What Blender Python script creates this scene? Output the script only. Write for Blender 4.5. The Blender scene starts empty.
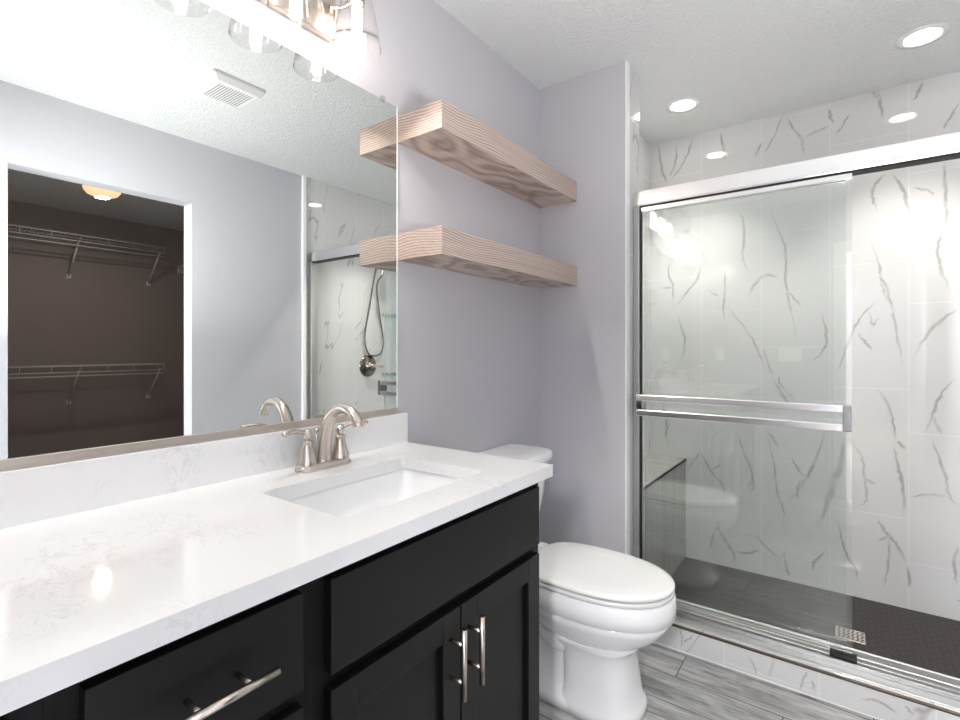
import bpy, bmesh, math, random
from mathutils import Vector, Matrix
random.seed(7)
C = bpy.context.scene.collection
SC = bpy.context.scene
PI = math.pi

# ---------------------------------------------------------------- camera, world, exposure
cam_d = bpy.data.cameras.new('camera')
cam = bpy.data.objects.new('camera', cam_d); C.objects.link(cam)
cam.location = (1.1744, 0.0, 1.208)
cam.rotation_euler = (PI/2, 0, 0.6317)
cam_d.sensor_width = 36.0
cam_d.lens = 500.0/960*36
cam_d.shift_y = -11.2/960
cam_d.clip_start = 0.02
SC.camera = cam
SC.view_settings.view_transform = 'Standard'
SC.view_settings.look = 'None'
SC.view_settings.gamma = 1.0
SC.view_settings.use_curve_mapping = False
SC.view_settings.exposure = 3.0
wd = bpy.data.worlds.new('daylight'); SC.world = wd; wd.use_nodes = True
wd.node_tree.nodes['Background'].inputs[0].default_value = (0.85, 0.92, 1.0, 1)
wd.node_tree.nodes['Background'].inputs[1].default_value = 1.0
cy = SC.cycles
cy.max_bounces = 14; cy.diffuse_bounces = 7; cy.glossy_bounces = 7
cy.transmission_bounces = 8; cy.transparent_max_bounces = 24
cy.use_denoising = True
cy.caustics_reflective = False; cy.caustics_refractive = False
cy.sample_clamp_indirect = 6.0

BULB_E, CAN_E, DOME_E, WINDOW_W, CEILING_FILL_W = 5.0, 5.0, 0.15, 88.0, 2.6
def area_light(name, loc, rot, sx, sy, watts, col=(1, 1, 1)):
    d = bpy.data.lights.new(name, 'AREA'); d.shape = 'RECTANGLE'
    d.size = sx; d.size_y = sy; d.energy = watts; d.color = col
    o = bpy.data.objects.new(name, d); C.objects.link(o)
    o.location = loc; o.rotation_euler = rot
    return o
# daylight falling through the window of the adjoining room
area_light('window_daylight', (0.33, -3.9, 1.45), (PI/2, 0, 0), 1.36, 1.36, WINDOW_W, (0.95, 0.98, 1.0))
# unseen fill added to brighten the ceiling, standing in for a bounced flash
area_light('ceiling_fill', (1.35, 0.75, 1.25), (PI, 0, 0), 0.4, 0.4, CEILING_FILL_W, (1.0, 0.99, 0.98))

# added frontal fill from the doorway, lifting low surfaces as a flash would
fd = bpy.data.lights.new('flash_fill', 'SPOT'); fd.energy = 11.5; fd.spot_size = math.radians(54); fd.spot_blend = 1.0; fd.shadow_soft_size = 0.06
fo = bpy.data.objects.new('flash_fill', fd); C.objects.link(fo); fo.location = (1.15, -0.40, 1.55)
fo.rotation_euler = (Vector((0.92, 2.1, -0.05))-Vector(fo.location)).to_track_quat('-Z', 'Y').to_euler()

# ---------------------------------------------------------------- materials
def lin(c):
    c = c/255.0
    return c/12.92 if c <= 0.04045 else ((c+0.055)/1.055)**2.4
def rgb(r, g, b): return (lin(r), lin(g), lin(b), 1)

class NT:
    def __init__(s, name):
        s.m = bpy.data.materials.new(name); s.m.use_nodes = True
        s.t = s.m.node_tree; s.n = s.t.nodes; s.l = s.t.links
        s.bsdf = s.n['Principled BSDF']; s.out = s.n['Material Output']
    def node(s, typ, **kw):
        nd = s.n.new(typ)
        for k, v in kw.items(): setattr(nd, k, v)
        return nd
    def set(s, sock, v):
        if isinstance(v, bpy.types.NodeSocket): s.l.new(v, sock)
        else: sock.default_value = v
    def M(s, op, a, b=0.0, c=None):
        nd = s.node('ShaderNodeMath', operation=op)
        s.set(nd.inputs[0], a); s.set(nd.inputs[1], b)
        if c is not None: s.set(nd.inputs[2], c)
        return nd.outputs[0]
    def sstep(s, v, a, b, lo=0.0, hi=1.0):
        nd = s.node('ShaderNodeMapRange', interpolation_type='SMOOTHSTEP')
        s.set(nd.inputs[0], v)
        for i, q in enumerate((a, b, lo, hi)): s.set(nd.inputs[i+1], q)
        return nd.outputs[0]
    def mix(s, f, a, b):
        nd = s.node('ShaderNodeMix', data_type='RGBA')
        s.set(nd.inputs[0], f); s.set(nd.inputs[6], a); s.set(nd.inputs[7], b)
        return nd.outputs[2]
    def pos(s):
        g = s.node('ShaderNodeNewGeometry'); x = s.node('ShaderNodeSeparateXYZ')
        s.l.new(g.outputs['Position'], x.inputs[0]); return x.outputs
    def xyz(s, a, b, c):
        nd = s.node('ShaderNodeCombineXYZ')
        s.set(nd.inputs[0], a); s.set(nd.inputs[1], b); s.set(nd.inputs[2], c)
        return nd.outputs[0]
    def noise(s, vec, scale, detail=3.0, rough=0.5, dist=0.0):
        nd = s.node('ShaderNodeTexNoise'); s.l.new(vec, nd.inputs['Vector'])
        nd.inputs['Scale'].default_value = scale; nd.inputs['Detail'].default_value = detail
        nd.inputs['Roughness'].default_value = rough; nd.inputs['Distortion'].default_value = dist
        return nd.outputs[0]
    def white(s, vec):
        nd = s.node('ShaderNodeTexWhiteNoise', noise_dimensions='3D'); s.l.new(vec, nd.inputs['Vector'])
        return nd.outputs[0]
    def bump(s, h, strength, dist=0.01):
        nd = s.node('ShaderNodeBump'); s.l.new(h, nd.inputs['Height'])
        nd.inputs['Strength'].default_value = strength; nd.inputs['Distance'].default_value = dist
        s.l.new(nd.outputs[0], s.bsdf.inputs['Normal'])
    def fin(s, col=None, rough=0.5, metal=0.0, spec=None, coat=None):
        b = s.bsdf.inputs
        if col is not None: s.set(b['Base Color'], col)
        s.set(b['Roughness'], rough); s.set(b['Metallic'], metal)
        if spec is not None: s.set(b['Specular IOR Level'], spec)
        if coat is not None: s.set(b['Coat Weight'], coat); s.set(b['Coat Roughness'], 0.05)
        return s.m

def simple(name, col, rough=0.5, metal=0.0, spec=None, vary=0.0, coat=None):
    n = NT(name)
    if vary:
        p = n.pos(); v = n.noise(n.xyz(p[0], p[1], p[2]), 9.0, 3)
        c2 = tuple(x*(1-vary) for x in col[:3])+(1,)
        col = n.mix(v, col, c2)
    return n.fin(col, rough, metal, spec, coat)

def mat_paint(name, col, scale=170.0, strength=0.08):
    n = NT(name); p = n.pos(); v = n.xyz(p[0], p[1], p[2])
    n.bump(n.noise(v, scale, 2), strength, 0.002)
    return n.fin(col, 0.55, 0, 0.25)

def mat_ceiling():
    n = NT('ceiling_texture'); p = n.pos(); v = n.xyz(p[0], p[1], p[2])
    a = n.noise(v, 85.0, 3, 0.55)
    h = n.sstep(a, 0.42, 0.62)
    n.bump(h, 0.50, 0.006)
    return n.fin(rgb(226, 228, 228), 0.75, 0, 0.15)

def tile_coords(n, axis, u0=0.21, w=0.30, hgt=0.60):
    """column, row, position inside a 30 x 60 cm upright tile; every column is shifted a third"""
    p = n.pos(); u = p[axis]; z = p[2]
    cu = n.M('DIVIDE', n.M('SUBTRACT', u, u0), w); col = n.M('FLOOR', cu); fu = n.M('SUBTRACT', cu, col)
    zz = n.M('ADD', n.M('SUBTRACT', z, 0.418), n.M('MULTIPLY', n.M('SUBTRACT', col, 3.0), 0.2))
    rz = n.M('DIVIDE', zz, hgt); row = n.M('FLOOR', rz); fz = n.M('SUBTRACT', rz, row)
    du = n.M('MULTIPLY', n.M('MINIMUM', fu, n.M('SUBTRACT', 1.0, fu)), w)
    dz = n.M('MULTIPLY', n.M('MINIMUM', fz, n.M('SUBTRACT', 1.0, fz)), hgt)
    return u, z, col, row, n.M('MINIMUM', du, dz)

TILE = rgb(220, 220, 220)
def mat_tile(name, axis, u0, veins):
    n = NT(name)
    u, z, col, row, d = tile_coords(n, axis, u0)
    base = TILE
    rnd = n.white(n.xyz(col, row, 3.0))
    cloud = n.noise(n.xyz(n.M('ADD', u, n.M('MULTIPLY', col, 7.3)), z, row), 3.5, 3)
    base = n.mix(n.M('MULTIPLY', cloud, 0.35), base, rgb(205, 205, 205))
    if veins:
        uu = n.M('MULTIPLY_ADD', rnd, 31.0, n.M('MULTIPLY_ADD', z, -0.38, u))
        v3 = n.xyz(n.M('MULTIPLY', uu, 1.9), n.M('MULTIPLY', z, 0.55), n.M('MULTIPLY', row, 5.7))
        a = n.noise(v3, 2.2, 3, 0.5, 0.15)
        ab = n.M('ABSOLUTE', n.M('SUBTRACT', a, 0.5))
        line = n.sstep(ab, 0.0, 0.013, 1.0, 0.0)
        mask = n.sstep(n.noise(v3, 4.0, 1), 0.47, 0.60)
        f = n.M('MULTIPLY', n.M('MULTIPLY', line, mask), 0.62)
        base = n.mix(f, base, rgb(140, 139, 136))
    g = n.sstep(d, 0.0010, 0.0022, 1.0, 0.0)
    base = n.mix(n.M('MULTIPLY', g, 0.6), base, rgb(232, 232, 230))
    n.set(n.bsdf.inputs['Roughness'], 0.06)
    return n.fin(base, n.M('MULTIPLY_ADD', g, 0.4, 0.045), 0, 0.55)

def mat_vein():
    n = NT('marble_vein')
    uv = n.node('ShaderNodeUVMap'); x = n.node('ShaderNodeSeparateXYZ'); n.l.new(uv.outputs[0], x.inputs[0])
    p = n.pos()
    e = n.M('ABSOLUTE', n.M('SUBTRACT', x.outputs[1], 0.5))
    soft = n.sstep(e, 0.08, 0.46, 1.0, 0.0)
    br = n.sstep(n.noise(n.xyz(p[0], p[1], p[2]), 14.0, 3), 0.30, 0.62, 0.35, 1.0)
    tip = n.sstep(n.M('ABSOLUTE', n.M('SUBTRACT', x.outputs[0], 0.5)), 0.25, 0.5, 1.0, 0.15)
    f = n.M('MULTIPLY', n.M('MULTIPLY', n.M('MULTIPLY', soft, tip), br), 0.62)
    return n.fin(n.mix(f, rgb(216, 216, 215), rgb(134, 133, 130)), 0.045, 0, 0.55)

def mat_planks():
    n = NT('grey_wood_planks'); p = n.pos(); x, y = p[0], p[1]
    w, L = 0.1535, 0.92
    ry = n.M('DIVIDE', n.M('SUBTRACT', y, 1.911), w); row = n.M('FLOOR', ry); fy = n.M('SUBTRACT', ry, row)
    rx = n.M('ADD', n.M('DIVIDE', n.M('SUBTRACT', x, 0.668), L), n.M('MULTIPLY', row, 0.37))
    colm = n.M('FLOOR', rx); fx = n.M('SUBTRACT', rx, colm)
    d = n.M('MINIMUM', n.M('MULTIPLY', n.M('MINIMUM', fy, n.M('SUBTRACT', 1.0, fy)), w),
            n.M('MULTIPLY', n.M('MINIMUM', fx, n.M('SUBTRACT', 1.0, fx)), L))
    r = n.white(n.xyz(row, colm, 1.0))
    v = n.xyz(n.M('MULTIPLY_ADD', r, 17.0, n.M('MULTIPLY', x, 2.2)), n.M('MULTIPLY', y, 11.0), r)
    g1 = n.noise(v, 2.2, 6, 0.65, 0.6)
    v2 = n.xyz(n.M('MULTIPLY_ADD', r, 9.0, n.M('MULTIPLY', x, 5.0)), n.M('MULTIPLY', y, 110.0), r)
    g2 = n.noise(v2, 2.0, 3, 0.6)
    kn = n.noise(n.xyz(n.M('MULTIPLY', x, 1.0), n.M('MULTIPLY', y, 2.4), r), 9.0, 2)
    t = n.sstep(n.M('ADD', n.M('MULTIPLY', g1, 0.65), n.M('MULTIPLY', g2, 0.35)), 0.33, 0.66)
    c = n.mix(t, rgb(112, 111, 110), rgb(214, 213, 212))
    c = n.mix(n.M('MULTIPLY', r, 0.5), c, rgb(140, 139, 138))
    c = n.mix(n.M('MULTIPLY', n.sstep(kn, 0.68, 0.76), 0.6), c, rgb(66, 62, 60))
    gr = n.sstep(d, 0.0009, 0.0022, 1.0, 0.0)
    c = n.mix(gr, c, rgb(62, 60, 60))
    n.bump(n.M('SUBTRACT', g2, gr), 0.12, 0.002)
    return n.fin(c, 0.42, 0, 0.4)

def mat_shower_floor():
    n = NT('dark_mosaic'); p = n.pos()
    br = n.node('ShaderNodeTexBrick'); n.l.new(n.xyz(p[0], p[1], 0.0), br.inputs['Vector'])
    br.inputs['Scale'].default_value = 1.0; br.inputs['Brick Width'].default_value = 0.046
    br.inputs['Row Height'].default_value = 0.023; br.inputs['Mortar Size'].default_value = 0.0034
    br.inputs['Mortar Smooth'].default_value = 0.5
    br.inputs['Color1'].default_value = rgb(32, 27, 26); br.inputs['Color2'].default_value = rgb(39, 34, 33)
    br.inputs['Mortar'].default_value = rgb(62, 55, 53)
    n.bump(br.outputs['Fac'], -0.5, 0.002)
    return n.fin(br.outputs['Color'], 0.45, 0, 0.35)

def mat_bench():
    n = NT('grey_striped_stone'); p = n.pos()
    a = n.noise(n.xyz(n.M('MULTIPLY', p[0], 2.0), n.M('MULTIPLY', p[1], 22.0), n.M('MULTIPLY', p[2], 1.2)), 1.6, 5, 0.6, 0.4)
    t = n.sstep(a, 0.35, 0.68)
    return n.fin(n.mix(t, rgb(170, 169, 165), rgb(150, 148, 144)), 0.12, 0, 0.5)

def mat_quartz():
    n = NT('white_quartz'); p = n.pos(); v = n.xyz(p[0], p[1], p[2])
    a = n.noise(n.xyz(n.M('MULTIPLY', p[0], 1.0), n.M('MULTIPLY', p[1], 1.6), p[2]), 14.0, 6, 0.65, 0.8)
    f = n.sstep(n.M('ABSOLUTE', n.M('SUBTRACT', a, 0.5)), 0.0, 0.03, 1.0, 0.0)
    msk = n.sstep(n.noise(v, 7.0, 2), 0.48, 0.66)
    sp = n.sstep(n.noise(v, 120.0, 3), 0.64, 0.72)
    c = n.mix(n.M('MULTIPLY', n.M('MULTIPLY', f, msk), 0.22), rgb(230, 231, 232), rgb(165, 166, 169))
    c = n.mix(n.M('MULTIPLY', n.M('MULTIPLY', sp, msk), 0.30), c, rgb(165, 165, 168))
    return n.fin(c, 0.07, 0, 0.5)

def mat_wood():
    n = NT('greyed_oak'); p = n.pos(); x, y, z = p[0], p[1], p[2]
    d1 = n.noise(n.xyz(n.M('MULTIPLY', x, 2.6), n.M('MULTIPLY', y, 1.3), n.M('MULTIPLY', z, 3.0)), 1.6, 2, 0.45)
    d2 = n.noise(n.xyz(n.M('MULTIPLY', x, 30), n.M('MULTIPLY', y, 6), n.M('MULTIPLY', z, 60)), 1.0, 2)
    ph = n.M('ADD', n.M('MULTIPLY', z, 115.0), n.M('ADD', n.M('MULTIPLY', d1, 8.0), n.M('MULTIPLY', d2, 0.12)))
    s = n.M('MULTIPLY_ADD', n.M('SINE', n.M('MULTIPLY', ph, 2*PI)), 0.5, 0.5)
    fine = n.noise(n.xyz(n.M('MULTIPLY', x, 60), n.M('MULTIPLY', y, 3), n.M('MULTIPLY', z, 500)), 1.0, 3, 0.6)
    t = n.M('ADD', n.M('MULTIPLY', n.M('POWER', s, 1.6), 0.7), n.M('MULTIPLY', n.sstep(fine, 0.4, 0.65), 0.3))
    c = n.mix(t, rgb(206, 190, 180), rgb(150, 129, 118))
    n.bump(t, -0.12, 0.001)
    return n.fin(c, 0.5, 0, 0.3)

def mat_brushed(name, col, rough=0.28):
    n = NT(name)
    return n.fin(col, rough, 1.0)

def mat_glass(name, tint, edge=0.0, k=0.05):
    """clear pane: transparent body, mirror reflection rising towards grazing view (Schlick)"""
    n = NT(name)
    lw = n.node('ShaderNodeLayerWeight'); lw.inputs[0].default_value = 0.5
    f5 = n.M('POWER', lw.outputs['Facing'], 5.0)
    fac = n.M('MULTIPLY_ADD', f5, 1.0-k, k)
    tr = n.node('ShaderNodeBsdfTransparent'); tr.inputs[0].default_value = tint
    gl = n.node('ShaderNodeBsdfGlossy'); gl.inputs['Roughness'].default_value = 0.0
    mx = n.node('ShaderNodeMixShader')
    n.l.new(fac, mx.inputs[0]); n.l.new(tr.outputs[0], mx.inputs[1]); n.l.new(gl.outputs[0], mx.inputs[2])
    n.l.new(mx.outputs[0], n.out.inputs[0])
    return n.m

def mat_emit(name, col, strength):
    n = NT(name)
    n.set(n.bsdf.inputs['Base Color'], (0.9, 0.9, 0.88, 1))
    n.set(n.bsdf.inputs['Emission Color'], col); n.set(n.bsdf.inputs['Emission Strength'], strength)
    return n.m

PAINT = mat_paint('wall_paint', rgb(196, 195, 200))
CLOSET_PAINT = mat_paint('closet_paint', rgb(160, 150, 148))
WHITE_PAINT = mat_paint('white_paint', rgb(232, 232, 230))
TRIM_WHITE = simple('white_trim', rgb(238, 238, 237), 0.3)
CEIL = mat_ceiling()
TILE_X = mat_tile('marble_tile_back', 0, 0.21, False)
TILE_XV = mat_tile('marble_tile_curb', 0, 0.20, True)
TILE_Y = mat_tile('marble_tile_side', 1, 0.20, True)
VEIN = mat_vein()
PLANKS = mat_planks()
MOSAIC = mat_shower_floor()
CARPET = simple('beige_carpet', rgb(150, 142, 134), 0.95, 0, 0.1, 0.2)
QUARTZ = mat_quartz()
BLACK = simple('black_lacquer', rgb(13, 13, 14), 0.38, 0, 0.36, 0.12)
BLACK_IN = simple('cabinet_shadow', rgb(8, 8, 8), 0.6, 0, 0.3, 0.1)
PORCELAIN = simple('white_porcelain', rgb(242, 243, 244), 0.09, 0, 0.5)
PLASTIC = simple('white_plastic', rgb(236, 236, 235), 0.22, 0, 0.5)
PLATE = simple('white_switch_plastic', rgb(240, 240, 238), 0.3, 0, 0.5)
NICKEL = mat_brushed('brushed_nickel', rgb(205, 196, 187), 0.24)
NICKEL_BAR = mat_brushed('nickel_bar', rgb(216, 206, 196), 0.22)
CHROME = mat_brushed('bright_aluminium', rgb(242, 242, 242), 0.22)
CHROME_D = mat_brushed('dark_chrome', rgb(150, 148, 146), 0.12)
DARK_NICKEL = mat_brushed('dark_nickel', rgb(128, 120, 113), 0.25)
CHANNEL = mat_brushed('mirror_channel', rgb(205, 196, 188), 0.35)
TRACK = mat_brushed('satin_aluminium', rgb(208, 208, 207), 0.38)
TRACK_LIP = mat_brushed('grey_track_lip', rgb(150, 150, 150), 0.35)
BRONZE = mat_brushed('dark_edge_metal', rgb(110, 100, 88), 0.4)
EDGE_WHITE = simple('bright_polished_edge', rgb(250, 252, 251), 0.15, 0, 0.6)
RUBBER = simple('black_rubber', rgb(18, 18, 18), 0.6)
MIRROR = mat_brushed('silvered_glass', (0.79, 0.82, 0.805, 1), 0.0)
GLASS = mat_glass('shower_glass', (0.968, 0.982, 0.976, 1), k=0.07)
SHADE = mat_glass('clear_shade', (0.985, 0.985, 0.985, 1), k=0.045)
CLEAR = mat_glass('clear_plastic', (0.9, 0.92, 0.92, 1), k=0.12)
SHELF_GLASS = mat_glass('shelf_glass', (0.80, 0.90, 0.86, 1), k=0.08)
GEDGE = simple('polished_glass_edge', rgb(225, 236, 232), 0.1)
BULB = mat_emit('glowing_bulb', (1.0, 0.86, 0.76, 1), BULB_E)
CAN = mat_emit('lit_lens', (1.0, 0.93, 0.84, 1), CAN_E)
DOME = mat_emit('lit_dome', (1.0, 0.62, 0.30, 1), DOME_E)
WOOD = mat_wood()
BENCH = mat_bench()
SLOT = simple('grey_slot', rgb(120, 120, 120), 0.7)
WIRE = simple('white_wire', rgb(225, 225, 225), 0.35)
# ---------------------------------------------------------------- mesh helpers
def NB(): return bmesh.new()
def add_bm(dst, src):
    me = bpy.data.meshes.new('tmp'); src.to_mesh(me); src.free(); dst.from_mesh(me); bpy.data.meshes.remove(me)
def box(bm, x0, x1, y0, y1, z0, z1, bev=0.0, mi=0, seg=2):
    t = bmesh.new(); bmesh.ops.create_cube(t, size=1.0)
    for v in t.verts:
        v.co = Vector((x0+(v.co.x+.5)*(x1-x0), y0+(v.co.y+.5)*(y1-y0), z0+(v.co.z+.5)*(z1-z0)))
    if bev > 0: bmesh.ops.bevel(t, geom=t.edges[:], offset=bev, segments=seg, affect='EDGES', profile=0.5)
    for f in t.faces: f.material_index = mi; f.smooth = False
    add_bm(bm, t); return bm
def ring_loft(bm, rings, cap0=True, cap1=True, mi=0, smooth=True):
    vs = [[bm.verts.new(p) for p in r] for r in rings]; n = len(rings[0])
    for a, b in zip(vs, vs[1:]):
        for i in range(n):
            f = bm.faces.new((a[i], a[(i+1) % n], b[(i+1) % n], b[i])); f.smooth = smooth; f.material_index = mi
    if cap0: f = bm.faces.new(vs[0][::-1]); f.material_index = mi
    if cap1: f = bm.faces.new(vs[-1]); f.material_index = mi
    return bm
def frame_of(d):
    d = d.normalized(); a = Vector((0, 0, 1)) if abs(d.z) < 0.9 else Vector((1, 0, 0))
    u = d.cross(a).normalized(); return u, d.cross(u).normalized()
def tube(bm, pts, r, seg=12, mi=0, cap=True, smooth=True):
    """tube through points; r is one radius or one per point"""
    pts = [Vector(p) for p in pts]; rr = r if isinstance(r, (list, tuple)) else [r]*len(pts)
    rings = []; u = None
    for i, p in enumerate(pts):
        d = (pts[min(i+1, len(pts)-1)]-pts[max(i-1, 0)]).normalized()
        if u is None: u, w = frame_of(d)
        else:
            u = (u-d*u.dot(d)).normalized(); w = d.cross(u).normalized()
        rings.append([p+(u*math.cos(2*PI*k/seg)+w*math.sin(2*PI*k/seg))*rr[i] for k in range(seg)])
    return ring_loft(bm, rings, cap, cap, mi, smooth)
def lathe(bm, prof, c, axis='z', seg=28, mi=0, cap=True, sx=1.0, sy=1.0):
    """prof = [(radius, height)]; revolved about the axis through c"""
    rings = []
    for r, h in prof:
        ring = []
        for k in range(seg):
            a = 2*PI*k/seg; p = (r*math.cos(a)*sx, r*math.sin(a)*sy, h)
            if axis == 'x': p = (h, p[0], p[1])
            elif axis == 'y': p = (p[1], h, p[0])
            ring.append(Vector(c)+Vector(p))
        rings.append(ring)
    return ring_loft(bm, rings, cap, cap, mi)
def spline(pts, n=8):
    P = [Vector(p) for p in pts]; out = []
    for i in range(len(P)-1):
        a, b, c, d = P[max(i-1, 0)], P[i], P[i+1], P[min(i+2, len(P)-1)]
        for k in range(n):
            t = k/n
            out.append(0.5*((2*b)+(c-a)*t+(2*a-5*b+4*c-d)*t*t+(3*b-a-3*c+d)*t**3))
    return out+[P[-1]]
def rrect(x0, x1, y0, y1, r, n=6):
    o = []
    for cx, cyy, a0 in ((x1-r, y1-r, 0), (x0+r, y1-r, 90), (x0+r, y0+r, 180), (x1-r, y0+r, 270)):
        for k in range(n+1):
            a = math.radians(a0+90*k/n); o.append((cx+r*math.cos(a), cyy+r*math.sin(a)))
    return o
def plate_holes(bm, outer, holes, z0, z1, mi=0):
    """flat slab with holes, from 2-D loops"""
    t = bmesh.new(); edges = []
    for lp in [outer]+holes:
        vs = [t.verts.new((p[0], p[1], z1)) for p in lp]
        edges += [t.edges.new((vs[i], vs[(i+1) % len(vs)])) for i in range(len(vs))]
    bmesh.ops.triangle_fill(t, use_beauty=True, use_dissolve=False, edges=edges)
    fs = t.faces[:]
    for f in fs:
        if f.normal.z < 0: f.normal_flip()
    r = bmesh.ops.extrude_face_region(t, geom=fs)
    for v in r['geom']:
        if isinstance(v, bmesh.types.BMVert): v.co.z = z0
    bmesh.ops.recalc_face_normals(t, faces=t.faces[:])
    for f in t.faces: f.material_index = mi
    add_bm(bm, t); return bm

def finish(name, bm, mats, loc):
    bmesh.ops.recalc_face_normals(bm, faces=bm.faces[:])
    me = bpy.data.meshes.new(name); bm.to_mesh(me); bm.free()
    me.transform(Matrix.Translation(-Vector(loc)))
    for m in (mats if isinstance(mats, (list, tuple)) else [mats]): me.materials.append(m)
    return bpy.data.objects.new(name, me)
ROOT = {}
def part(name, bm, mats, parent, label=None):
    """a part, built in world coordinates, hung under its thing (or under another part)"""
    loc = ROOT[parent.name]
    o = finish(name, bm, mats, loc); C.objects.link(o); o.parent = parent
    ROOT[o.name] = loc
    if label: o['label'] = label
    return o
def thing(name, label, cat, loc, group=None):
    o = bpy.data.objects.new(name, None); C.objects.link(o); o.location = loc; o.empty_display_size = 0.05
    o['label'] = label; o['category'] = cat
    if group: o['group'] = group
    ROOT[o.name] = Vector(loc); return o
def single(name, bm, mats, label, cat, loc, group=None):
    o = finish(name, bm, mats, loc); C.objects.link(o); o.location = loc
    o['label'] = label; o['category'] = cat
    if group: o['group'] = group
    return o
def struct(name, bm, mats, label=None, cat=None):
    o = finish(name, bm, mats, (0, 0, 0)); C.objects.link(o); o['kind'] = 'structure'
    if label: o['label'] = label
    if cat: o['category'] = cat
    return o
def dup(root, shift, label):
    """copy a thing with its parts and sub-parts"""
    r = root.copy(); C.objects.link(r); r.location = Vector(root.location)+Vector(shift); r['label'] = label
    for ch in list(root.children):
        c = ch.copy(); C.objects.link(c); c.parent = r
        for g in list(ch.children):
            d = g.copy(); C.objects.link(d); d.parent = c
    return r

H = 2.44; W = 1.965; YS = 2.084; YB = 3.047; YN = -0.57; CZ = 0.903
OPEN0, OPEN1, OPENZ = 0.576, 1.383, 2.07       # closet opening in the right wall
CX1 = 4.43                                     # far wall of the closet

# ---------------------------------------------------------------- the setting
struct('floor', box(NB(), -0.1, W+0.104, YN-0.12, YS+0.02, -0.06, 0), PLANKS, 'grey wood look plank floor', 'floor')
struct('floor_closet', box(NB(), W+0.104, CX1+0.1, 0.1, 2.6, -0.06, 0), CARPET)
struct('floor_bedroom', box(NB(), -0.6, 3.6, -4.1, YN-0.12, -0.06, 0), CARPET)
struct('floor_shower', box(NB(), 0.12, W, YS+0.02, YB+0.05, -0.06, 0), MOSAIC, 'dark brown mosaic shower floor', 'floor')
struct('ceiling', box(NB(), -0.6, CX1+0.1, -4.1, YB+0.1, H, H+0.06), CEIL, 'white textured ceiling', 'ceiling')
struct('wall_left', box(NB(), -0.1, 0, YN-0.12, 2.265, 0, H), PAINT, 'lavender grey wall behind the vanity', 'wall')
b = NB(); box(b, 0, 0.4157, YS, 2.265, 0, H)
for f in b.faces:
    if f.calc_center_median().x > 0.41 or f.calc_center_median().y > 2.26: f.material_index = 1
struct('wall_far', b, [PAINT, TILE_Y], 'lavender grey stub wall behind the toilet', 'wall')
struct('trim_1', box(NB(), 0.4157, 0.4215, 2.0835, 2.126, 0, H, 0.002), EDGE_WHITE, 'white edge trim at the end of the stub wall', 'trim')
struct('wall_shower_left', box(NB(), 0.12, 0.2227, 2.265, YB+0.05, 0, H), TILE_Y, 'marble tiled left wall of the shower', 'wall')
b = NB()
box(b, W, W+0.104, YN-0.12, OPEN0, 0, H); box(b, W, W+0.104, OPEN1, 2.15, 0, H); box(b, W, W+0.104, OPEN0, OPEN1, OPENZ, H)
struct('wall_right', b, PAINT, 'grey wall with the closet opening, seen in the mirror', 'wall')
struct('wall_shower_right', box(NB(), W-0.004, W+0.104, 2.15, YB+0.05, 0, H), TILE_Y, 'marble tiled shower wall with the valve, seen in the mirror', 'wall')
struct('trim_2', box(NB(), W-0.018, W, 2.122, 2.15, 0, H, 0.002), EDGE_WHITE, 'white edge trim where the shower tile starts, seen in the mirror', 'trim')

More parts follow.
